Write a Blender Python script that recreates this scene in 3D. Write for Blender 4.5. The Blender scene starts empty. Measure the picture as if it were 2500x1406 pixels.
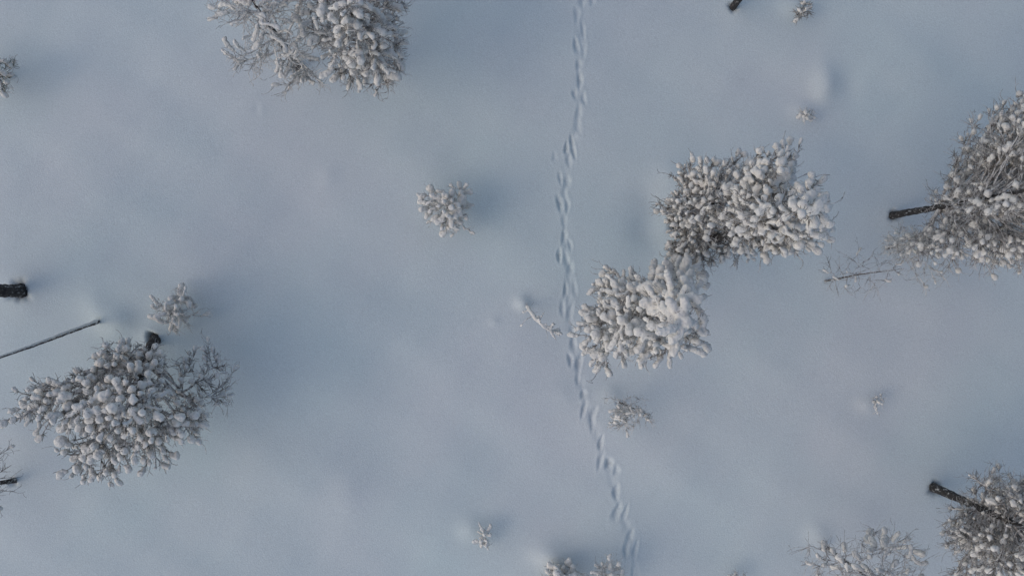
import bpy, math, random
import numpy as np
from mathutils import Vector, noise as mnoise
R = math.radians
random.seed(7); rng = np.random.default_rng(11)
scene = bpy.context.scene
COL = scene.collection
H = 20.0            # flying height of the drone above the snow

# ------------------------------------------------------------------ camera
cd = bpy.data.cameras.new('camera'); cam = bpy.data.objects.new('camera', cd); COL.objects.link(cam)
cam.location = (0, 0, H); cam.rotation_euler = (0, 0, 0)
cd.sensor_width = 36; cd.lens = 36 * H / 25.0
cd.clip_start = 0.1; cd.clip_end = 3000
scene.camera = cam

# ------------------------------------------------------------------ light
SUN_EL, SUN_AZ = 40.0, 200.0        # elevation; direction the light comes FROM, counter-clockwise from +X
w = bpy.data.worlds.new('World'); scene.world = w; w.use_nodes = True
nt = w.node_tree; bg = nt.nodes['Background']
sky = nt.nodes.new('ShaderNodeTexSky'); sky.sky_type = 'NISHITA'; sky.sun_disc = False
sky.sun_elevation = R(SUN_EL); sky.sun_rotation = R(90 - SUN_AZ)
sky.air_density = 1.0; sky.dust_density = 2.0; sky.ozone_density = 0.4
nt.links.new(sky.outputs[0], bg.inputs[0]); bg.inputs[1].default_value = 0.15
sl = bpy.data.lights.new('sun', 'SUN'); sl.energy = 0.42; sl.angle = R(100); sl.color = (1.0, 0.92, 0.82)
sun = bpy.data.objects.new('sun', sl); COL.objects.link(sun)
az = R(SUN_AZ); el = R(SUN_EL)
sd = Vector((math.cos(az) * math.cos(el), math.sin(az) * math.cos(el), math.sin(el)))
sun.rotation_euler = sd.to_track_quat('Z', 'Y').to_euler(); sun.location = sd * 60
scene.view_settings.view_transform = 'Standard'; scene.view_settings.look = 'None'
scene.view_settings.gamma = 1; scene.view_settings.exposure = -0.16
scene.view_settings.use_curve_mapping = False

# ------------------------------------------------------------------ helpers
def px(x, y, h=0.0):
    s = (H - h) / H / 100.0
    return np.array([(x - 1250) * s, (703 - y) * s, h])

def new_mat(name):
    m = bpy.data.materials.new(name); m.use_nodes = True
    return m, m.node_tree, m.node_tree.nodes['Principled BSDF']

def node(t, kind, **kw):
    n = t.nodes.new(kind)
    for k, v in kw.items():
        if k in n.inputs: n.inputs[k].default_value = v
        else: setattr(n, k, v)
    return n

def ramp(t, stops):
    r = t.nodes.new('ShaderNodeValToRGB'); e = r.color_ramp.elements
    while len(e) < len(stops): e.new(0.5)
    for i, (p, c) in enumerate(stops):
        e[i].position = p; e[i].color = (*c, 1)
    return r

def snow_mat(name, c0, c1, scale, fine, bump, dist):
    m, t, b = new_mat(name)
    g = node(t, 'ShaderNodeNewGeometry')
    n1 = node(t, 'ShaderNodeTexNoise', Scale=scale, Detail=4.0)
    n2 = node(t, 'ShaderNodeTexNoise', Scale=fine, Detail=6.0, Roughness=0.7)
    for n in (n1, n2): t.links.new(g.outputs['Position'], n.inputs['Vector'])
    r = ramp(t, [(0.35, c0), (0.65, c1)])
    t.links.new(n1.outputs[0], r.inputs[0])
    # grains of snow: faint speckle that belongs to the surface
    n3 = node(t, 'ShaderNodeTexNoise', Scale=fine * 1.3, Detail=2.0, Roughness=0.8)
    t.links.new(g.outputs['Position'], n3.inputs['Vector'])
    gr = ramp(t, [(0.3, (0.80, 0.80, 0.80)), (0.7, (1.0, 1.0, 1.0))])
    t.links.new(n3.outputs[0], gr.inputs[0])
    mx = node(t, 'ShaderNodeMix'); mx.data_type = 'RGBA'; mx.blend_type = 'MULTIPLY'; mx.inputs[0].default_value = 1.0
    t.links.new(r.outputs[0], mx.inputs[6]); t.links.new(gr.outputs[0], mx.inputs[7])
    t.links.new(mx.outputs[2], b.inputs['Base Color'])
    b.inputs['Roughness'].default_value = 0.75
    b.inputs['Specular IOR Level'].default_value = 0.25
    bp = node(t, 'ShaderNodeBump', Strength=bump, Distance=dist)
    t.links.new(n2.outputs[0], bp.inputs['Height']); t.links.new(bp.outputs[0], b.inputs['Normal'])
    return m

M_GROUND = snow_mat('snow_ground', (0.625, 0.715, 0.715), (0.665, 0.700, 0.712), 0.16, 28.0, 0.4, 0.03)  # same snow as the clumps; weaker skylight under the trees darkens this colour
M_SNOW = snow_mat('snow_clump', (0.83, 0.80, 0.745), (0.91, 0.88, 0.82), 3.0, 24.0, 1.0, 0.03)

def twig_mat(name, dark, frost, amount):
    m, t, b = new_mat(name)
    g = node(t, 'ShaderNodeNewGeometry')
    n = node(t, 'ShaderNodeTexNoise', Scale=9.0, Detail=5.0, Roughness=0.7)
    t.links.new(g.outputs['Position'], n.inputs['Vector'])
    r = ramp(t, [(amount, dark), (amount + 0.18, frost)])
    t.links.new(n.outputs[0], r.inputs[0]); t.links.new(r.outputs[0], b.inputs['Base Color'])
    b.inputs['Roughness'].default_value = 0.9
    return m
M_TWIG = twig_mat('frosted_twig', (0.13, 0.115, 0.105), (0.62, 0.605, 0.59), 0.38)
M_TWIG_DARK = twig_mat('bare_twig', (0.060, 0.050, 0.045), (0.40, 0.375, 0.355), 0.46)
M_NEEDLE = twig_mat('frosted_needle', (0.12, 0.105, 0.085), (0.46, 0.44, 0.41), 0.42)
M_TWIG_PALE = twig_mat('pale_twig', (0.22, 0.20, 0.18), (0.68, 0.665, 0.64), 0.36)
M_NEEDLE_PALE = twig_mat('pale_needle', (0.36, 0.34, 0.31), (0.70, 0.69, 0.67), 0.36)
M_NEEDLE_GREEN = twig_mat('green_needle', (0.05, 0.07, 0.04), (0.35, 0.36, 0.32), 0.52)

def bark_mat(name, dark, mid, snow_at):
    m, t, b = new_mat(name)
    g = node(t, 'ShaderNodeNewGeometry')
    mp = node(t, 'ShaderNodeMapping'); mp.inputs['Scale'].default_value = (1, 1, 0.35)
    t.links.new(g.outputs['Position'], mp.inputs['Vector'])
    v = node(t, 'ShaderNodeTexVoronoi', Scale=16.0); t.links.new(mp.outputs[0], v.inputs['Vector'])
    n = node(t, 'ShaderNodeTexNoise', Scale=15.0, Detail=8.0, Roughness=0.75); t.links.new(mp.outputs[0], n.inputs['Vector'])
    r = ramp(t, [(0.1, dark), (0.6, mid)]); t.links.new(v.outputs['Distance'], r.inputs[0])
    sr = ramp(t, [(snow_at, (0, 0, 0)), (snow_at + 0.05, (1, 1, 1))]); t.links.new(n.outputs[0], sr.inputs[0])
    mx = node(t, 'ShaderNodeMix'); mx.data_type = 'RGBA'
    t.links.new(sr.outputs[0], mx.inputs[0]); t.links.new(r.outputs[0], mx.inputs[6]); mx.inputs[7].default_value = (0.5, 0.5, 0.49, 1)
    t.links.new(mx.outputs[2], b.inputs['Base Color'])
    bp = node(t, 'ShaderNodeBump', Strength=0.8, Distance=0.03)
    t.links.new(v.outputs['Distance'], bp.inputs['Height']); t.links.new(bp.outputs[0], b.inputs['Normal'])
    b.inputs['Roughness'].default_value = 0.9
    return m
M_BARK = bark_mat('pine_bark', (0.010, 0.009, 0.009), (0.036, 0.031, 0.029), 0.57)
M_BARK_FROST = bark_mat('frosted_bark', (0.03, 0.027, 0.025), (0.12, 0.105, 0.095), 0.53)

# ------------------------------------------------------------------ ground relief
BASES = []      # (x, y, radius, depth) tree wells, filled below before the ground is meshed
MOUNDS = [(2013, 205, .28, .42, .20), (285, 784, .42, .34, .24), (236, 742, .35, .4, .10), (850, 1215, .40, .4, .05),
          (1348, 1352, .42, .30, .24), (1150, 1288, .30, .28, .14), (1276, 738, .18, .18, .16), (1207, 785, .14, .12, .045),
          (640, 272, .10, .16, .015), (1958, 268, .30, .22, .10), (1938, 18, .32, .25, .10), (2118, 985, .26, .22, .09),
          (1640, 430, .6, .5, .14), (905, 650, .6, .5, .05), (1375, 965, .3, .3, .035), (1995, 1300, .3, .3, .10),
          (1492, 965, .25, .22, .09), (415, 745, .5, .5, .08), (1085, 510, .6, .5, .06), (800, 430, .25, .3, .04),
          (1130, 1130, .7, .5, .05), (560, 700, 1.2, 1.0, .05), (1900, 900, 1.4, 1.2, .05), (300, 300, 1.4, 1.0, .06),
          (1050, 250, 1.3, 1.2, -.06), (700, 560, 1.0, .9, -.04), (2200, 150, 1.2, 1.0, .10), (760, 1180, 1.5, .8, .08),
          (1000, 900, 1.2, 1.0, -.06), (1650, 1150, 1.3, .8, .07), (2300, 900, 1.2, .9, .06), (1750, 200, .9, 1.2, .06),
          (626, 264, .08, .12, -.02), (1590, 540, .45, .9, -.16), (2095, 350, .7, .5, -.05),
          (2075, 215, .28, .5, -.06)]
WAVES = []
wr = np.random.default_rng(5)
for lam, amp, n in ((9, .020, 6), (4.5, .010, 8), (2.0, .0045, 9), (0.9, .0012, 10)):
    for i in range(n):
        a = wr.uniform(0, math.pi * 2); l = lam * wr.uniform(.75, 1.3)
        WAVES.append((math.cos(a) * 2 * math.pi / l, math.sin(a) * 2 * math.pi / l, wr.uniform(0, 6.3), amp))
# prints of the hare: x, y in photograph pixels at ground, half-width, half-length, depth
PR = [(1421, 3, 1), (1446, 5, 1), (1409, 36, .6), (1424, 78, .9), (1406, 112, 1.1), (1425, 122, 1), (1412, 160, .7), (1415, 196, .8),
      (1402, 231, 1.1), (1424, 242, 1.0), (1412, 276, .6), (1410, 312, .8), (1395, 345, .9), (1382, 364, 1.1), (1400, 371, 1.1),
      (1388, 390, .7), (1354, 384, .5), (1368, 434, .8), (1386, 446, .9), (1377, 475, .8), (1366, 496, 1.1), (1386, 502, 1.1), (1377, 540, .8),
      (1377, 579, .9), (1392, 598, .9), (1364, 625, 1.1), (1383, 634, 1.1), (1393, 655, .7), (1381, 709, .9), (1403, 706, .7),
      (1373, 754, 1.1), (1392, 761, 1.0), (1398, 812, .7), (1400, 838, .8), (1394, 880, 1.1), (1415, 885, 1.1), (1411, 925, .7),
      (1424, 962, .9), (1426, 1000, 1.1), (1449, 1009, 1.0), (1446, 1034, .8), (1466, 1083, 1.0), (1466, 1124, 1.2), (1487, 1130, 1.1),
      (1505, 1148, .9), (1503, 1202, 1.0), (1505, 1247, 1.2), (1527, 1246, 1.1), (1538, 1305, .9), (1527, 1338, 1.1), (1551, 1335, 1.1),
      (1545, 1395, .7), (1552, 1440, 1.0), (1570, 1440, 1.0), (1430, -40, 1), (1415, -70, 1)]
LINK = [(1430, -60), (1425, 30), (1420, 80), (1414, 150), (1413, 240), (1408, 310), (1391, 370), (1382, 420), (1378, 500), (1379, 560), (1386, 640),
        (1392, 700), (1386, 760), (1400, 830), (1408, 890), (1424, 960), (1443, 1020), (1464, 1080), (1485, 1130), (1500, 1190),
        (1514, 1240), (1535, 1300), (1545, 1350), (1560, 1440)]

def relief(X, Y, prints=False):
    Z = np.zeros_like(X)
    fade = np.exp(-(np.hypot(X, Y) / 60.0) ** 2)
    for kx, ky, ph, a in WAVES: Z += a * np.sin(kx * X + ky * Y + ph)
    Z *= 0.5 + 0.5 * fade
    def local(cx, cy, rad, fn):
        m = (abs(X - cx) < rad) & (abs(Y - cy) < rad)
        if m.any(): Z[m] += fn(X[m] - cx, Y[m] - cy)
    for mx, my, sx, sy, h in MOUNDS:
        c = px(mx, my); local(c[0], c[1], 4 * max(sx, sy), lambda dx, dy: h * .62 * (1 + .10 * np.sin(dx * 5 + mx) * np.sin(dy * 6 + my)) * np.exp(-((dx / sx) ** 2 + (dy / sy) ** 2)))
    for bx, by, r, dep in BASES:
        local(bx, by, r * 5, lambda dx, dy: dep * 0.28 * np.exp(-((dx ** 2 + dy ** 2) / (2.6 * r) ** 2)) - dep * 1.2 * np.exp(-((dx ** 2 + dy ** 2) / (1.05 * r * (1 + .14 * np.sin(3 * np.arctan2(dy, dx) + bx * 7) + .08 * np.sin(7 * np.arctan2(dy, dx) + by))) ** 2) ** 1.3))
    if prints:
        pr = np.random.default_rng(3)
        L = np.array([px(a, b)[:2] for a, b in LINK])
        m = (abs(X - 2) < 2.2) & (abs(Y) < 9)
        xs, ys = X[m], Y[m]; dmin = np.full(xs.shape, 9.0)
        for (x0, y0), (x1, y1) in zip(L[:-1], L[1:]):
            vx, vy = x1 - x0, y1 - y0
            tt = np.clip(((xs - x0) * vx + (ys - y0) * vy) / (vx * vx + vy * vy), 0, 1)
            dmin = np.minimum(dmin, np.hypot(xs - x0 - tt * vx, ys - y0 - tt * vy))
        wob = 1 + .7 * np.sin(ys * 9.0) * np.sin(ys * 3.7 + 1)
        Z[m] += -0.013 * wob * np.exp(-(dmin / (.075 + .02 * np.sin(ys * 5))) ** 2)
        for a, b, s in PR:
            c = px(a, b); an = pr.uniform(-.22, .22) - (0.25 if b > 900 else 0.0)
            dp_ = .052 * pr.uniform(.35, 1.45); sw = .050 * pr.uniform(.75, 1.3); sl_ = .128 * pr.uniform(.65, 1.35); ph = pr.uniform(0, 6.3); am = pr.uniform(.05, .30); ca, sa = math.cos(an), math.sin(an)
            def f(dx, dy):
                u = ca * dx + sa * dy; v = -sa * dx + ca * dy
                q = (u / sw) ** 2 + (v / sl_) ** 2; th = np.arctan2(v / sl_, u / sw)
                q = q * (1 + am * np.sin(th + ph) + .18 * np.sin(3 * th + 2 * ph)) + .10 * np.sin(u * 60 + ph) * np.sin(v * 45)
                q = np.maximum(q, 0)
                return -dp_ * s * np.exp(-q ** 1.3) + .004 * s * np.exp(-((np.sqrt(q) - 1.9) / .6) ** 2)
            local(c[0], c[1], .55, f)
    return Z

def ground_at(x, y):
    return float(relief(np.array([float(x)]), np.array([float(y)]))[0])

# ------------------------------------------------------------------ mesh accumulators
class MB:
    def __init__(s): s.v = []; s.f = []; s.n = 0
    def add(s, v, f):
        s.v.append(np.asarray(v, float)); s.f.append(np.asarray(f, int) + s.n); s.n += len(v)
    def tube(s, P, rad, sides=5, cap=True):
        P = np.asarray(P, float); n = len(P); rad = np.broadcast_to(rad, (n,)).astype(float)
        T = np.gradient(P, axis=0); T /= np.linalg.norm(T, axis=1)[:, None] + 1e-9
        ref = np.array([0, 0, 1.0]) if abs(T[:, 2]).mean() < .8 else np.array([1.0, 0, 0])
        U = np.cross(T, ref); U /= np.linalg.norm(U, axis=1)[:, None] + 1e-9; V = np.cross(T, U)
        a = np.linspace(0, 2 * math.pi, sides, endpoint=False)
        ring = (np.cos(a)[None, :, None] * U[:, None] + np.sin(a)[None, :, None] * V[:, None]) * rad[:, None, None] + P[:, None]
        v = ring.reshape(-1, 3); i = np.arange(n - 1)[:, None] * sides; j = np.arange(sides)[None]; k = (j + 1) % sides
        f = np.stack([i + j, i + k, i + sides + k, i + sides + j], -1).reshape(-1, 4)
        s.add(v, f)
    def build(s, name, mat, parent, smooth=True):
        V = np.concatenate(s.v); F = np.concatenate(s.f)
        me = bpy.data.meshes.new(name); me.vertices.add(len(V)); me.vertices.foreach_set('co', V.ravel())
        k = F.shape[1]; me.loops.add(F.size); me.loops.foreach_set('vertex_index', F.ravel())
        me.polygons.add(len(F)); me.polygons.foreach_set('loop_start', np.arange(0, F.size, k)); me.polygons.foreach_set('loop_total', np.full(len(F), k))
        me.update(calc_edges=True); me.validate()
        if smooth: me.polygons.foreach_set('use_smooth', np.ones(len(F), bool))
        me.materials.append(mat)
        o = bpy.data.objects.new(name, me); COL.objects.link(o)
        if parent: o.parent = parent
        return o

def ico():
    import bmesh
    bm = bmesh.new(); bmesh.ops.create_icosphere(bm, subdivisions=2, radius=1)
    v = np.array([x.co[:] for x in bm.verts]); f = np.array([[q.index for q in p.verts] for p in bm.faces]); bm.free()
    return v, f
ICO_V, ICO_F = ico()
CLOUD = bpy.data.textures.new('snow_lumps', 'CLOUDS'); CLOUD.noise_scale = 0.06; CLOUD.noise_depth = 5

def snow_object(spheres, parent, voxel, lump, name='snow_clumps', mat=None):
    b = MB()
    for c, r, fl in spheres:
        b.add(ICO_V * np.array([r, r, r * fl]) + c, ICO_F)
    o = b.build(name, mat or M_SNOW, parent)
    rm = o.modifiers.new('remesh', 'REMESH'); rm.mode = 'VOXEL'; rm.voxel_size = voxel; rm.use_smooth_shade = True
    sm = o.modifiers.new('smooth', 'SMOOTH'); sm.factor = .5; sm.iterations = 1
    dp = o.modifiers.new('lumps', 'DISPLACE'); dp.texture = CLOUD; dp.strength = lump; dp.mid_level = .5; dp.texture_coords = 'GLOBAL'
    bpy.context.view_layer.update()
    dg = bpy.context.evaluated_depsgraph_get()
    me = bpy.data.meshes.new_from_object(o.evaluated_get(dg)); me.name = name
    o.modifiers.clear(); o.data = me
    if not me.materials: me.materials.append(mat or M_SNOW)
    me.polygons.foreach_set('use_smooth', np.ones(len(me.polygons), bool))
    return o

def thing(name, label, cat, loc, group=None):
    o = bpy.data.objects.new(name, None); COL.objects.link(o); o.location = loc; o.empty_display_size = .3
    o['label'] = label; o['category'] = cat
    if group: o['group'] = group
    return o

# ------------------------------------------------------------------ crown outlines
def in_poly(p, P):
    x, y = p; c = False; n = len(P); j = n - 1
    for i in range(n):
        xi, yi = P[i]; xj, yj = P[j]
        if (yi > y) != (yj > y) and x < (xj - xi) * (y - yi) / (yj - yi) + xi: c = not c
        j = i
    return c

def ray_edge(o, p, P):
    dx, dy = p[0] - o[0], p[1] - o[1]; d = math.hypot(dx, dy)
    if d < 1e-6: return 1e9
    dx /= d; dy /= d; best = 0.0
    for i in range(len(P)):
        ax, ay = P[i]; bx, by = P[(i + 1) % len(P)]; ex, ey = bx - ax, by - ay
        den = dx * ey - dy * ex
        if abs(den) < 1e-9: continue
        t = ((ax - o[0]) * ey - (ay - o[1]) * ex) / den; s = ((ax - o[0]) * dy - (ay - o[1]) * dx) / den
        if t > 0 and 0 <= s <= 1: best = max(best, t)
    return max(best, d)

def ell(cx, cy, rx, ry, jag=.15, n=14, seed=1):
    r = random.Random(seed)
    return [(cx + math.cos(i / n * 6.283) * rx * r.uniform(1 - jag, 1 + jag), cy + math.sin(i / n * 6.283) * ry * r.uniform(1 - jag, 1 + jag)) for i in range(n)]

def scatter(P, sp, top, rnd, thin=0.0, gs=26.0):
    xs = [p[0] for p in P]; ys = [p[1] for p in P]; pts = []
    area = (max(xs) - min(xs)) * (max(ys) - min(ys)); cell = {}
    for _ in range(int(area / (sp * sp) * 14)):
        p = (rnd.uniform(min(xs), max(xs)), rnd.uniform(min(ys), max(ys)))
        if not in_poly(p, P): continue
        if thin > 0 and mnoise.noise(Vector((p[0] / gs, p[1] / gs, P[0][0] * .37))) < -.42 + thin: continue
        k = (int(p[0] // sp), int(p[1] // sp)); ok = True
        for i in (-1, 0, 1):
            for j in (-1, 0, 1):
                for q in cell.get((k[0] + i, k[1] + j), ()):
                    if math.hypot(p[0] - q[0], p[1] - q[1]) < sp: ok = False
        if ok: cell.setdefault(k, []).append(p); pts.append(p)
    return pts

def bez(a, b, c, n):
    t = np.linspace(0, 1, n)[:, None]
    return (1 - t) ** 2 * a + 2 * t * (1 - t) * b + t ** 2 * c

def unit(v): return v / (np.linalg.norm(v) + 1e-9)

def tree(name, label, cat, base, top, h_top, lobes, trunk_r=.14, bark=None, twig=None, needle=None, group=None, well=None,
         voxel=.022, seed=1, twig_r=.008, trunk_snow=0.0, bow=0.0, trunk_top=1.0, trunk_wob=.03):
    rnd = random.Random(seed); nr = np.random.default_rng(seed)
    b3 = px(*base); gz = ground_at(b3[0], b3[1]); b3[2] = gz - .35
    t3 = px(top[0], top[1], h_top)
    org = np.array([b3[0], b3[1], gz])
    root = thing(name, label, cat, tuple(org), group)
    # trunk
    mid = (b3 + t3) / 2; mid[:2] = b3[:2] + (t3[:2] - b3[:2]) * (.5 - bow)
    TN = 40; T = bez(b3, mid, t3, TN)
    wob = np.cumsum(nr.normal(0, trunk_wob * .25, (TN, 2)), axis=0); wob[:8] *= np.linspace(0, 1, 8)[:, None]; T[:, :2] += wob * .5
    frac = np.linspace(0, 1, TN); rad = trunk_r * (1 - .86 * frac) + trunk_r * .12 * np.exp(-frac * 22)
    tb = MB(); keep = max(4, int(TN * trunk_top))
    # finer trunk with knobbly radius
    n2 = keep * 4; idx = np.linspace(0, keep - 1, n2); TT = np.stack([np.interp(idx, np.arange(TN), T[:, k]) for k in range(3)], 1)
    rr = np.interp(idx, np.arange(TN), rad) * (1 + .07 * nr.normal(size=n2))
    tb.tube(TT - org, rr, 12)
    tb.build('trunk', bark or M_BARK, root)
    def trunk_at(z):
        z = min(max(z, T[2, 2]), T[-1, 2]); i = np.interp(z, T[:, 2], np.arange(TN))
        return np.array([np.interp(i, np.arange(TN), T[:, k]) for k in range(3)]), np.interp(i, np.arange(TN), rad)
    cb = MB(); nb = MB(); spheres = []
    for lb in lobes:
        P = lb['poly']; ltop = lb.get('top', top); hh = lb.get('h', h_top); hl = lb['low']; sp = lb['sp']
        r0 = lb['r']; L0 = lb.get('L', .2); pw = lb.get('pw', 1.7); load = lb.get('load', 1.0)
        hub = None
        if 'hub' in lb:
            hub = px(*lb['hub']); ta, tr = trunk_at(hub[2] + gz * 0 + .1)
            cb.tube(bez(ta, (ta + hub) / 2 + np.array([0, 0, .12]), hub, 14) - org, np.linspace(.055, .03, 14), 6)
        pts = scatter(P, sp, ltop, rnd, lb.get('thin', 0.0), lb.get('gs', 26.0)); tips = []
        for p in pts:
            d = math.hypot(p[0] - ltop[0], p[1] - ltop[1]) / ray_edge(ltop, p, P)
            h = hl + (hh - hl) * (1 - d ** pw) + rnd.gauss(0, .17) * min(1, hh / 4)
            tips.append((px(p[0], p[1], max(h, gz + .12)), 0))
        for layer in range(1, lb.get('layers', 3)):
            for p, _ in list(tips[:len(pts)]):
                if rnd.random() < lb.get('under', .8):
                    z = p[2] - lb.get('gap', .5) * layer * rnd.uniform(.6, 1.3)
                    if z < max(gz + .15, hl - lb.get('drop', .4)): continue
                    c, _r = trunk_at(z); q = c + (p - c) * (1 - .10 * layer) * np.array([1, 1, 0]); q[2] = z
                    q[:2] += nr.normal(0, .12, 2); tips.append((q, layer))
        if not tips: continue
        A = np.array([t[0] for t in tips]); k = max(3, int(len(tips) / lb.get('per', 7)))
        C = A[nr.choice(len(A), min(k, len(A)), replace=False)].copy()
        for _ in range(5):
            D = ((A[:, None] - C[None]) ** 2).sum(-1); own = D.argmin(1)
            for i in range(len(C)):
                if (own == i).any(): C[i] = A[own == i].mean(0)
        for i in range(len(C)):
            mine = np.where(own == i)[0]
            if len(mine) == 0: continue
            c0 = C[i]; far = A[mine][np.argmax(((A[mine] - trunk_at(c0[2])[0])[:, :2] ** 2).sum(1))]
            end = c0 * .5 + far * .5
            hd = np.linalg.norm((end - trunk_at(end[2])[0])[:2])
            za = max(min(end[2] - hd * lb.get('rise', .35), h_top * .97), gz + lb.get('zmin', .3))
            a0, ar = trunk_at(za)
            if hub is not None: a0 = hub; ar = .05
            m0 = (a0 + end) / 2 + np.array([nr.normal(0, .06), nr.normal(0, .06), hd * lb.get('arch', .06)])
            br = bez(a0, m0, end, 12); br[1:] += np.cumsum(nr.normal(0, .012, (11, 3)), 0)
            rb = min(ar * .5, .012 + .014 * math.sqrt(len(mine)) + .012 * hd)
            cb.tube(br - org, np.linspace(rb, rb * .3, 12), 5)
            if load > .5 and rnd.random() < lb.get('limb_snow', .6):
                s0 = rnd.randint(3, 6)
                for q in range(s0, 12):
                    u = (q - s0) / 8
                    spheres.append((br[q] - org + np.array([0, 0, rb * .6]), r0 * (.40 + .15 * u) * rnd.uniform(.85, 1.15), .9))
                    if q < 11: spheres.append(((br[q] + br[q + 1]) / 2 - org + np.array([0, 0, rb * .6]), r0 * (.40 + .15 * u), .9))
            for ti in mine:
                tip = A[ti]; lay = tips[ti][1]
                j = int(np.clip(np.argmin(((br - tip) ** 2).sum(1)) - rnd.randint(1, 3), 2, 10)); s = br[j]
                seg = tip - s; ln = np.linalg.norm(seg)
                m1 = (s + tip) / 2 + nr.normal(0, .10, 3) * ln; m1[2] -= .05 * ln
                tw = bez(s, m1, tip, 7); cb.tube(tw - org, np.linspace(max(rb * .4, twig_r * 1.6), twig_r, 7), 4)
                dirv = unit(tw[-1] - tw[-3])
                # fine side twigs / curls
                for q in range(lb.get('curls', 2)):
                    jj = rnd.randint(2, 6); st = tw[jj]; dd = unit(dirv + nr.normal(0, .9, 3)); dd[2] = dd[2] * .5; l = lb.get('curl_l', .25) * rnd.uniform(.5, 1.3)
                    kk = nr.normal(0, .45, 3)
                    e = st + dd * l; mm = (st + e) / 2 + kk * l * .5
                    cb.tube(bez(st, mm, e, 6) - org, np.linspace(twig_r, twig_r * .55, 6), 3)
                    if rnd.random() < .5:
                        st2 = (mm + e) / 2; e2 = st2 + unit(dd + nr.normal(0, .8, 3)) * l * .5
                        cb.tube(bez(st2, (st2 + e2) / 2 + nr.normal(0, .15, 3) * l, e2, 4) - org, twig_r * .6, 3)
                # needle tuft
                for q in range(lb.get('needles', 10)):
                    u = rnd.uniform(.35, 1.0); st = tw[int(u * 6)]; dd = unit(dirv * .7 + nr.normal(0, .65, 3)); l = lb.get('needle_l', .15) * rnd.uniform(.6, 1.3)
                    nb.tube(np.array([st, st + dd * l * .6 + nr.normal(0, .01, 3), st + dd * l]) - org, np.array([.007, .006, .002]), 3)
                # snow
                if rnd.random() < lb.get('prob', 1.0) * (1.0 if lay == 0 else .75):
                    r = r0 * rnd.choice((.68, .82, .95, 1.05, 1.18)) * rnd.uniform(.9, 1.1) * (1 - .10 * lay)
                    if rnd.random() < lb.get('big', .08): r *= 1.22
                    L = L0 * rnd.uniform(.3, 1.35); n = max(1, int(L / (r * .55)))
                    hdv = unit(dirv * np.array([1, 1, .6]) + nr.normal(0, .15, 3)); side = nr.normal(0, .25, 3); side[2] = 0
                    for q in range(n + 1):
                        u = q / max(n, 1); c = tip + hdv * (u - .6) * L + side * L * (u - .5) ** 2 * 2 + np.array([0, 0, r * .25 - .25 * L * max(0, u - .6) ** 2 * 2])
                        rr_ = r * (1 - .28 * (1 - u)) * rnd.uniform(.84, 1.12)
                        spheres.append((c - org, rr_, rnd.uniform(.8, .95)))
                        if rnd.random() < .55:
                            a = rnd.uniform(0, 6.28); spheres.append((c - org + np.array([math.cos(a), math.sin(a), .1]) * rr_ * .75, rr_ * rnd.uniform(.45, .7), .85))
    if trunk_snow:
        tsp = []
        for q in range(3, n2):
            if TT[q, 2] < gz + .05: continue
            if q < n2:
                tsp.append((TT[q] - org + np.array([0, rr[q] * trunk_snow * .8, 0]) + nr.normal(0, rr[q] * .10, 3), rr[q] * rnd.uniform(.95, 1.15), 1.0))
                if q < n2 - 1: tsp.append(((TT[q] + TT[q + 1]) / 2 - org + np.array([0, rr[q] * trunk_snow * .8, 0]), rr[q] * 1.0, 1.0))
        if tsp: snow_object(tsp, root, .015, .015, 'snow_strip')
    crown = cb.build('crown', twig or M_TWIG, root)
    if nb.n: nb.build('needles', needle or M_NEEDLE, crown)
    if spheres: snow_object(spheres, crown, voxel, .052 if voxel > .021 else .026).visible_shadow = True
    if well is None: well = (trunk_r * 1.25, trunk_r * 1.1)
    BASES.append((b3[0], b3[1], well[0], well[1]))
    return root

K2 = dict(sp=15, r=.057, L=.11, thin=.32, gs=26, layers=3, gap=.55, drop=1.4, needles=16, curls=1, needle_l=.10, big=.2, under=.9, limb_snow=.3)
K9 = dict(sp=14.5, r=.052, L=.08, thin=.28, gs=34, layers=3, gap=.6, drop=.9, needles=8, curls=5, curl_l=.30, big=.12, prob=1, limb_snow=.3, per=8, zmin=2.6)
K8 = dict(sp=14, r=.058, L=.07, thin=.38, gs=34, layers=3, gap=.6, drop=.9, needles=4, curls=4, curl_l=.30, big=.14, prob=1, limb_snow=.15, per=9, zmin=2.5)
K3 = dict(sp=15, r=.052, L=.07, thin=.32, layers=3, gap=.45, drop=1.1, needles=14, curls=2, needle_l=.11, curl_l=.18, big=.15, under=.9, limb_snow=.35)
# ------------------------------------------------------------------ big pines
tree('pine_tree', 'round pine with fat finger-like snow clumps right beside the line of tracks', 'tree',
     (1500, 745), (1664, 770), 8.0,
     [dict(poly=[(1600, 652), (1650, 640), (1700, 650), (1728, 662), (1722, 700), (1712, 740), (1735, 780), (1722, 806), (1738, 830), (1700, 850), (1668, 878), (1640, 892),
                 (1600, 880), (1560, 880), (1550, 820), (1560, 740), (1550, 690)], low=5.2, h=8.0, sp=18.5, r=.068, L=.31, thin=.28, curls=1, needle_l=.11, layers=3, gap=.6, drop=1.4, needles=16,
           big=.16, under=.85, limb_snow=.5),
      dict(poly=[(1478, 650), (1510, 668), (1560, 672), (1600, 690), (1600, 760), (1590, 840), (1590, 880), (1540, 890), (1490, 912), (1452, 900), (1440, 876), (1438, 850), (1412, 830),
                 (1406, 798), (1430, 760), (1440, 720), (1458, 690)], top=(1560, 770), h=6.6, low=3.8, sp=17, r=.066, L=.20, thin=.34, curls=2, needle_l=.11, layers=3, gap=.6, drop=1.2,
           needles=16, big=.12, under=.8, limb_snow=.4)], trunk_r=.16, seed=3, trunk_top=.86)
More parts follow.
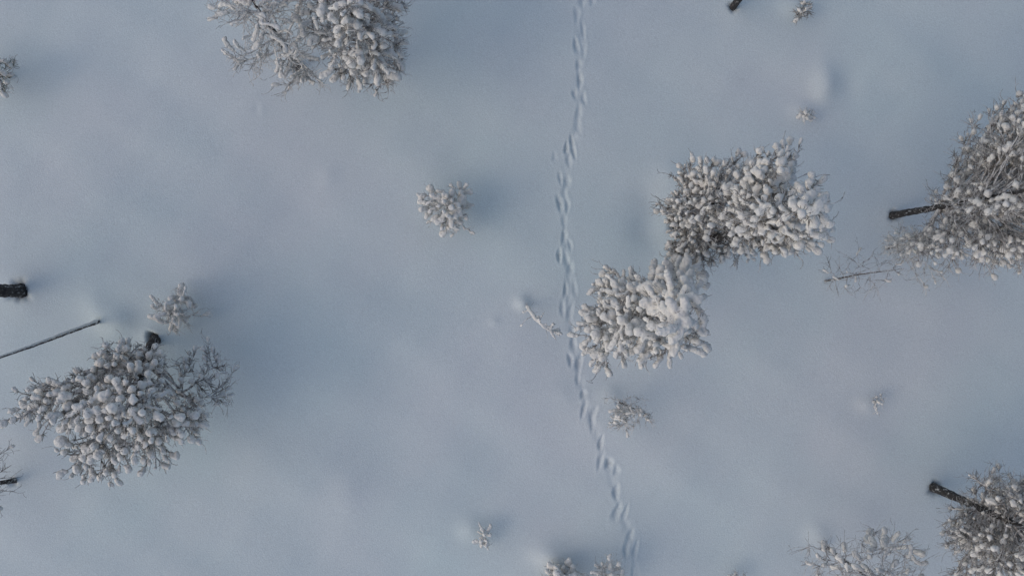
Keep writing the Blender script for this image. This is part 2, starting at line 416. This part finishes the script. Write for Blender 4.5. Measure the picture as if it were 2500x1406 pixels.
tree('pine_tree', 'tall pine with tight bright snow knobs, the right half of the touching pair', 'tree',
     (1668, 612), (1978, 508), 9.9,
     [dict(poly=[(1800, 430), (1840, 392), (1880, 372), (1915, 345), (1958, 345), (1945, 380), (1940, 410), (1935, 450), (1880, 470), (1820, 470)], top=(1895, 415), h=8.3, low=6.6, **K2),
      dict(poly=[(1800, 470), (1830, 445), (1890, 440), (1935, 460), (1945, 510), (1935, 560), (1920, 600), (1870, 590), (1805, 575), (1785, 530)], top=(1885, 500), h=9.0, low=6.8, **K2),
      dict(poly=[(1935, 470), (1955, 445), (1985, 434), (2008, 440), (2012, 480), (2026, 515), (2022, 550), (1990, 580), (1945, 570), (1925, 520)], top=(1985, 495), h=9.9, low=8.0, **K2),
      dict(poly=[(1900, 570), (1950, 575), (2000, 565), (2025, 552), (2044, 590), (2000, 603), (1975, 618), (1900, 620), (1880, 600)], top=(1965, 590), h=7.6, low=6.6, **K2),
      dict(poly=ell(1968, 506, 34, 24, .2, seed=4), top=(1978, 508), h=10.2, low=9.7, **dict(K2, layers=1, thin=0))],
     trunk_r=.17, seed=5, trunk_top=.86)
tree('pine_tree', 'shorter, dimmer frosted pine touching the left side of the tall bright knobby pine', 'tree',
     (1660, 548), (1745, 500), 6.2,
     [dict(poly=[(1662, 395), (1700, 375), (1740, 380), (1770, 366), (1830, 378), (1850, 430), (1810, 470), (1740, 480), (1680, 470), (1650, 435)], top=(1760, 420), h=5.6, low=4.0, **K3),
      dict(poly=[(1645, 470), (1700, 460), (1780, 460), (1830, 490), (1825, 560), (1770, 590), (1700, 600), (1640, 575), (1632, 520)], top=(1745, 505), h=6.2, low=4.2, **K3),
      dict(poly=[(1745, 580), (1820, 560), (1880, 570), (1890, 600), (1860, 612), (1830, 648), (1795, 628), (1760, 640)], top=(1810, 590), h=5.0, low=4.0, **K3),
      dict(poly=[(1630, 570), (1700, 590), (1760, 600), (1750, 648), (1700, 655), (1660, 640), (1636, 612)], top=(1700, 605), h=4.6, low=3.6, **K3),
      dict(poly=[(1640, 625), (1690, 620), (1740, 640), (1728, 690), (1735, 715), (1690, 700), (1650, 680)], top=(1700, 660), h=4.4, low=3.4, sp=18, r=.08, L=.16, layers=2),
      dict(poly=[(1592, 488), (1645, 490), (1645, 530), (1610, 525)], top=(1640, 505), h=3.4, low=3.0, sp=15, r=.06, L=.08, layers=1, curls=4)],
     trunk_r=.15, seed=8)
tree('pine_tree', 'broad leaning pine with round snow puffs beside the dark hole in the snow', 'tree',
     (372, 822), (330, 1010), 4.0,
     [dict(poly=[(255, 835), (300, 835), (335, 848), (355, 868), (395, 862), (400, 900), (375, 950), (420, 1005), (510, 1010), (512, 1050), (480, 1100), (410, 1130), (400, 1170), (350, 1160),
                 (325, 1200), (270, 1180), (200, 1175), (150, 1160), (150, 1110), (100, 1120), (95, 1060), (50, 1030), (5, 1040), (5, 1005), (60, 990), (30, 950),
                 (110, 935), (180, 905), (240, 895), (240, 865)],
           low=2.0, sp=17, r=.078, L=.10, thin=.33, gs=34, layers=3, gap=.45, drop=.9, needles=16, curls=3, big=.15, under=.7, limb_snow=.5, prob=1),
      dict(poly=[(430, 890), (470, 850), (510, 825), (530, 870), (580, 895), (560, 940), (578, 1000), (540, 1000), (500, 970), (440, 1000), (430, 940)],
           top=(440, 950), h=1.7, low=1.1, hub=(436, 965, 1.3), sp=17, r=.058, L=.07, thin=.24, gs=36, layers=1, needles=10, curls=4, prob=.9, limb_snow=.3, rise=.1)],
     trunk_r=.14, seed=12, bow=.15, well=(.10, .30))
tree('pine_tree', 'sparse frosted pine with long drooping snow fingers and dark trunk showing through', 'tree',
     (722, 160), (615, 0), 4.9,
     [dict(poly=[(512, 90), (525, 50), (515, 20), (530, -60), (600, -130), (700, -90), (765, -30), (745, 30), (755, 90), (750, 150), (772, 208), (735, 195), (700, 215),
                 (640, 205), (590, 165), (555, 170), (555, 150), (580, 130), (540, 115)],
           low=1.8, sp=20, r=.052, L=.36, thin=.36, gs=36, layers=2, gap=.45, drop=.6, needles=9, curls=7, curl_l=.32, big=.04, prob=.75, limb_snow=.6, under=.5)],
     trunk_r=.11, seed=21, bow=.05, twig=M_TWIG_PALE, needle=M_NEEDLE_PALE)
tree('pine_tree', 'dense pine with chunky snow clumps, right of the sparse drooping pine at the top', 'tree',
     (925, 150), (850, 10), 5.6,
     [dict(poly=[(718, 50), (750, 10), (735, -60), (810, -150), (930, -120), (970, -20), (972, 60), (992, 95), (985, 150), (960, 190), (915, 215), (880, 215), (850, 190),
                 (800, 190), (790, 150), (760, 110), (730, 85)],
           low=2.6, sp=19, r=.068, L=.19, thin=.33, gs=32, layers=3, gap=.5, drop=1.0, needles=12, curls=5, curl_l=.28, big=.12, prob=.9, limb_snow=.7)],
     trunk_r=.14, seed=24)
tree('pine_tree', 'large pine with bare dark lower trunk and many small round snow balls', 'tree',
     (2180, 526), (2600, 440), 7.0,
     [dict(poly=[(2485, 240), (2425, 262), (2402, 320), (2380, 400), (2430, 425), (2480, 440), (2560, 430), (2700, 330), (2650, 210), (2560, 200)], top=(2520, 340), h=5.2, low=3.6, **K8),
      dict(poly=[(2322, 425), (2400, 440), (2470, 450), (2540, 440), (2560, 520), (2480, 550), (2400, 545), (2340, 530), (2325, 500), (2345, 470), (2300, 452)], top=(2470, 490), h=5.4, low=2.9, **K8),
      dict(poly=[(2320, 540), (2400, 550), (2500, 545), (2600, 560), (2600, 640), (2540, 680), (2490, 672), (2440, 640), (2400, 640), (2330, 665), (2262, 640), (2240, 605), (2265, 575)], top=(2440, 590), h=4.6, low=2.7, **K8),
      dict(poly=[(2560, 300), (2700, 220), (2860, 400), (2780, 640), (2620, 640), (2540, 480)], top=(2650, 440), h=7.0, low=4.8, **K8)],
     trunk_r=.092, seed=31)
tree('pine_tree', 'pine with speckled brown trunk and a tangle of dark twigs, bottom right corner', 'tree',
     (2281, 1190), (2640, 1350), 6.6,
     [dict(poly=[(2400, 1232), (2440, 1190), (2482, 1170), (2560, 1165), (2700, 1220), (2720, 1300), (2600, 1310), (2500, 1300), (2450, 1262), (2425, 1250)], top=(2530, 1240), h=4.8, low=3.2, **K9),
      dict(poly=[(2318, 1265), (2345, 1280), (2400, 1275), (2450, 1255), (2500, 1280), (2560, 1330), (2600, 1440), (2500, 1500), (2420, 1480), (2340, 1430), (2385, 1375), (2335, 1325)], top=(2470, 1360), h=4.6, low=2.9, **K9),
      dict(poly=[(2560, 1290), (2700, 1260), (2860, 1400), (2760, 1530), (2600, 1520), (2560, 1400)], top=(2660, 1380), h=6.6, low=4.4, **K9)],
     trunk_r=.115, seed=37, twig=M_TWIG, twig_r=.006)
tree('birch_tree', 'thin bare tree with curly dark twigs and long snow tufts at the bottom edge', 'tree',
     (2013, 1333), (2160, 1440), 4.2,
     [dict(poly=[(1958, 1340), (2000, 1325), (2060, 1330), (2130, 1290), (2190, 1292), (2245, 1330), (2262, 1400), (2300, 1500), (2200, 1560), (2050, 1500), (1980, 1420)],
           low=1.6, sp=24, r=.060, L=.28, layers=1, needles=6, curls=8, curl_l=.38, prob=.95, limb_snow=.12, per=5, zmin=.6)],
     trunk_r=.05, seed=41, needle=M_NEEDLE_PALE, twig=M_TWIG, twig_r=.006, bark=M_BARK_FROST)
# saplings under the right-hand pine
tree('birch_sapling', 'slender bare sapling with thin curled twigs and a thin dark straight stem', 'sapling',
     (2014, 688), (2196, 655), 3.9,
     [dict(poly=[(2010, 640), (2060, 625), (2110, 610), (2160, 620), (2200, 640), (2205, 665), (2150, 700), (2130, 715), (2080, 745), (2040, 720), (2018, 700)], top=(2190, 655),
           h=3.9, low=.9, pw=1.0, sp=22, r=.036, L=.14, layers=1, needles=0, curls=5, curl_l=.26, prob=.35, limb_snow=.0, per=2, rise=.0, zmin=.2)],
     trunk_r=.028, seed=44, twig=M_TWIG, twig_r=.005, bark=M_BARK_FROST, voxel=.018)
tree('pine_sapling', 'small frosted sapling tangled under the lower edge of the large right-edge pine', 'sapling',
     (2165, 608), (2275, 588), 2.6,
     [dict(poly=[(2150, 600), (2180, 570), (2215, 540), (2240, 565), (2290, 560), (2310, 600), (2290, 640), (2230, 640), (2190, 630)], low=1.1, sp=17, r=.045, L=.11, layers=2,
           needles=9, curls=6, curl_l=.22, prob=.45, limb_snow=.1),
      dict(poly=[(2225, 655), (2260, 650), (2310, 660), (2320, 700), (2265, 705), (2240, 690)], top=(2300, 665), h=1.6, low=1.0, sp=22, r=.045, L=.06, layers=1, needles=4, curls=5, prob=.6)],
     trunk_r=.03, seed=46, twig=M_TWIG_PALE, needle=M_NEEDLE_PALE, twig_r=.006, voxel=.018)
# ------------------------------------------------------------------ trees whose crowns leave the frame
def off(cx, cy, rx, ry, s, low, **k):
    d = dict(poly=ell(cx, cy, rx, ry, seed=s), low=low, sp=42, r=.09, L=.14, layers=2, needles=6); d.update(k); return [d]
tree('pine_tree', 'thick dark pine trunk cut off by the left edge, above the thin leaning stem', 'tree',
     (47, 710), (-620, 712), 7.4, off(-600, 712, 250, 230, 2, 4.6), trunk_r=.165, seed=51, trunk_snow=.0)
tree('dead_tree', 'long thin leaning bare stem with snow along its top, running off the left edge', 'tree',
     (247, 780), (-330, 990), 6.6, off(-330, 985, 110, 100, 3, 5.3, r=.05, sp=30), trunk_r=.044, seed=52, trunk_snow=.8, bark=M_BARK_FROST, trunk_wob=.03)
tree('pine_tree', 'dark pine trunk stub leaning out of the top edge, right of the animal track', 'tree',
     (1790, 18), (2150, -480), 8.0, off(2150, -480, 260, 240, 4, 5.4), trunk_r=.085, seed=53)
tree('pine_tree', 'snowy branch tips poking in from the left edge near the upper corner', 'tree',
     (15, 182), (-50, 165), 1.6,
     [dict(poly=[(28, 150), (36, 165), (28, 195), (14, 212), (-40, 230), (-110, 200), (-120, 140), (-60, 120), (0, 138)], low=.7, sp=19, r=.06, L=.14, layers=2, needles=12, curls=4)],
     trunk_r=.05, seed=54, needle=M_NEEDLE_GREEN)
tree('pine_tree', 'dark broken stem among sparse curled twigs, left edge below the broad leaning pine', 'tree',
     (32, 1178), (-150, 1200), 3.2,
     [dict(poly=[(40, 1160), (48, 1130), (30, 1090), (-20, 1060), (-150, 1080), (-260, 1180), (-200, 1290), (-60, 1300), (0, 1260), (40, 1220)], low=.5, sp=30, r=.045, L=.1,
           layers=1, needles=2, curls=6, curl_l=.28, prob=.15, limb_snow=.1, rise=.0)],
     trunk_r=.065, seed=55, twig=M_TWIG_DARK, twig_r=.005)
# ------------------------------------------------------------------ small pines and saplings
tree('pine_sapling', 'small round snow-packed pine standing alone left of the track, in the upper middle', 'sapling',
     (1103, 520), (1088, 505), 1.7,
     [dict(poly=[(1020, 485), (1045, 455), (1060, 470), (1085, 455), (1115, 450), (1120, 465), (1150, 465), (1140, 490), (1150, 500), (1135, 520), (1152, 540), (1130, 550), (1100, 570),
                 (1075, 570), (1065, 550), (1038, 535), (1030, 510)],
           low=.7, sp=14, r=.070, L=.13, layers=3, gap=.3, drop=.3, needles=10, curls=2, curl_l=.15, big=.15)],
     trunk_r=.04, seed=61, twig=M_TWIG_PALE, needle=M_NEEDLE_PALE, voxel=.024)
tree('pine_sapling', 'open little pine with splayed snowy branches, above the dark hole at the left', 'sapling',
     (428, 760), (422, 758), 1.3,
     [dict(poly=[(362, 745), (368, 715), (390, 740), (415, 742), (430, 712), (465, 698), (450, 725), (478, 745), (482, 765), (440, 790), (432, 810), (405, 790), (395, 770), (372, 782)],
           low=.6, sp=15, r=.058, L=.22, layers=2, gap=.3, drop=.3, needles=10, curls=3, curl_l=.2, prob=.85)],
     trunk_r=.035, seed=62, twig=M_TWIG_PALE, needle=M_NEEDLE_PALE, voxel=.02)
tree('pine_sapling', 'small sapling with thin dark stem and snow fingers, below the fat-fingered round pine', 'sapling',
     (1506, 984), (1580, 1018), 1.9,
     [dict(poly=[(1490, 1000), (1520, 985), (1555, 995), (1590, 1010), (1588, 1030), (1555, 1040), (1540, 1065), (1510, 1050), (1490, 1055)], low=.7, sp=13, prob=.6, r=.040, L=.13,
           layers=2, gap=.25, needles=8, curls=3, curl_l=.2, big=.1),
      dict(poly=[(1487, 970), (1515, 975), (1545, 960), (1575, 975), (1560, 1000), (1500, 1005)], top=(1540, 985), h=1.1, low=.7, sp=15, r=.03, L=.05, layers=1, needles=2, curls=5, curl_l=.2, prob=.05)],
     trunk_r=.028, seed=63, twig=M_TWIG_PALE, needle=M_NEEDLE_PALE, voxel=.018, twig_r=.005)
tree('pine_sapling', 'tiny sapling with three splayed snow fingers on a snow mound, near the bottom middle', 'sapling',
     (1182, 1314), (1182, 1312), .5,
     [dict(poly=[(1168, 1283), (1178, 1282), (1186, 1305), (1196, 1288), (1202, 1292), (1192, 1318), (1194, 1340), (1185, 1338), (1176, 1325), (1155, 1328), (1155, 1318), (1176, 1312)],
           low=.25, sp=8, r=.044, L=.16, layers=1, needles=2, curls=1, curl_l=.1)], trunk_r=.02, seed=64, twig=M_TWIG_PALE, needle=M_NEEDLE_PALE, voxel=.016)
tree('pine_sapling', 'stubby snowed-in sapling with upright white tufts on a mound, cut by the bottom edge', 'sapling',
     (1382, 1395), (1375, 1410), .9,
     [dict(poly=[(1328, 1395), (1345, 1378), (1380, 1388), (1398, 1368), (1405, 1385), (1420, 1410), (1410, 1440), (1350, 1450), (1325, 1420)], low=.4, sp=14, r=.07, L=.2, layers=2,
           gap=.2, needles=8, curls=3, curl_l=.22)], trunk_r=.04, seed=65, twig=M_TWIG_PALE, needle=M_NEEDLE_PALE, voxel=.02)
tree('pine_sapling', 'low sapling with snow tufts and thin wiry twigs, bottom edge where the track leaves', 'sapling',
     (1470, 1410), (1480, 1425), 1.3,
     [dict(poly=[(1440, 1395), (1460, 1372), (1480, 1385), (1510, 1370), (1520, 1395), (1530, 1440), (1480, 1460), (1440, 1440)], low=.7, sp=15, r=.055, L=.16, layers=2, gap=.3,
           needles=6, curls=6, curl_l=.2, prob=.8)], trunk_r=.03, seed=66, twig=M_TWIG_PALE, needle=M_NEEDLE_PALE, voxel=.02, twig_r=.005)
tree('pine_sapling', 'small sapling with green needles under snow, right of the dark trunk stub', 'sapling',
     (1950, 32), (1962, 22), .8,
     [dict(poly=[(1932, 24), (1955, 25), (1962, 8), (1975, 2), (1982, 12), (1976, 30), (1984, 34), (1960, 38), (1945, 52), (1940, 48), (1950, 35)], low=.35, sp=9, r=.042, L=.11, layers=1,
           needles=16, curls=2, curl_l=.14, prob=.75)], trunk_r=.02, seed=67, voxel=.016, twig=M_TWIG_PALE, needle=M_NEEDLE)
tree('pine_sapling', 'tiny sapling tip with a few snow beads just below the bright snow mound', 'sapling',
     (1968, 282), (1967, 280), .5,
     [dict(poly=ell(1968, 280, 20, 15, .25, seed=5), low=.25, sp=9, r=.044, L=.06, layers=1, needles=5, curls=2, curl_l=.12)], trunk_r=.016, seed=68, twig=M_TWIG_PALE, needle=M_NEEDLE_PALE, voxel=.016)
tree('pine_sapling', 'tiny sapling with a curved snowy twig, alone in open snow at the lower right', 'sapling',
     (2136, 981), (2142, 978), .5,
     [dict(poly=[(2136, 975), (2145, 962), (2152, 965), (2160, 980), (2156, 988), (2142, 984), (2142, 1008), (2134, 1000), (2132, 984)], low=.22, sp=8, r=.036, L=.09, layers=1, needles=4, curls=1,
           curl_l=.1)], trunk_r=.014, seed=69, twig=M_TWIG_PALE, needle=M_NEEDLE_PALE, voxel=.016)
tree('pine_sapling', 'barely visible snowy sapling tip at the bottom edge between track and bare tree', 'sapling',
     (1795, 1412), (1800, 1412), .6,
     [dict(poly=ell(1798, 1412, 22, 14, .2, seed=9), low=.3, sp=10, r=.04, L=.08, layers=1, needles=5, curls=2, curl_l=.12)], trunk_r=.02, seed=70, twig=M_TWIG_PALE, needle=M_NEEDLE_PALE, voxel=.018)

# bowed sapling bent over by snow
def bowed():
    r = random.Random(5); b = px(1284, 742); gz = ground_at(b[0], b[1])
    root = thing('bent_sapling', 'snow-plastered sapling bowed over to the lower right, just left of the track', 'sapling', (b[0], b[1], gz))
    P = [b + np.array([0, 0, gz - .2]), px(1292, 755, .5), px(1308, 778, .95), px(1325, 795, 1.05), px(1342, 806, .95), px(1356, 810, .8)]
    i = np.linspace(0, 5, 30); C = np.stack([np.interp(i, range(6), [p[k] for p in P]) for k in range(3)], 1) - np.array([b[0], b[1], gz])
    C[1:-1] = (C[:-2] + C[1:-1] + C[2:]) / 3
    m = MB(); m.tube(C, np.linspace(.025, .008, 30), 6); m.build('stem', M_BARK_FROST, root)
    cb = MB(); sp = []
    for k, p in enumerate(C):
        if k > 2: sp.append((p + np.array([0, 0, .02]), .050 * r.uniform(.6, 1.3) * (1 - .012 * k), .9))
        if k > 4 and r.random() < .95:
            d = unit(np.array([r.uniform(-.3, 1), r.uniform(-1, 1), r.uniform(-.2, .4)])); l = r.uniform(.10, .30)
            cb.tube(bez(p, p + d * l * .5 + np.array([0, 0, .03]), p + d * l, 5), .005, 4)
            if r.random() < .75:
                for q in range(4): sp.append((p + d * l * q / 4, .034 * r.uniform(.7, 1.2), .9))
    e = px(1272, 795, .35) - np.array([b[0], b[1], gz]); cb.tube(bez(C[10], (C[10] + e) / 2 + np.array([-.03, .08, 0]), e, 8), .006, 4)
    sp.append((e, .03, .9)); sp.append((e * .9 + C[10] * .1, .025, .9))
    cr = cb.build('twigs', M_TWIG, root); snow_object(sp, root, .016, .025)
    BASES.append((b[0], b[1], .03, .02))
bowed()

# ------------------------------------------------------------------ ground sheet
def axis(segs):
    out = []
    for a, b, s in segs: out += list(np.arange(a, b, s))
    return np.array(out)
def outer(a, first, end):
    o = []; s = first; x = a
    while x < end: x += s; s *= 1.22; o.append(x)
    return np.array(o)
xo = outer(14.0, .08, 900); yo = outer(8.0, .08, 900)
xs = np.concatenate([-xo[::-1], axis([(-14, .8, .04), (.8, 3.6, .018), (3.6, 14.001, .04)]), xo])
ys = np.concatenate([-yo[::-1], axis([(-8, 8.001, .025)]), yo])
X, Y = np.meshgrid(xs, ys); Z = relief(X, Y, prints=True)
gb = MB(); nx = len(xs); ny = len(ys)
ii, jj = np.meshgrid(np.arange(nx - 1), np.arange(ny - 1)); a = (jj * nx + ii).ravel()
gb.add(np.stack([X.ravel(), Y.ravel(), Z.ravel()], 1), np.stack([a, a + 1, a + nx + 1, a + nx], 1))
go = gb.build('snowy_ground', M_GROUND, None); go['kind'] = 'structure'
go['label'] = 'smooth blue-grey snow field crossed by a line of animal tracks'
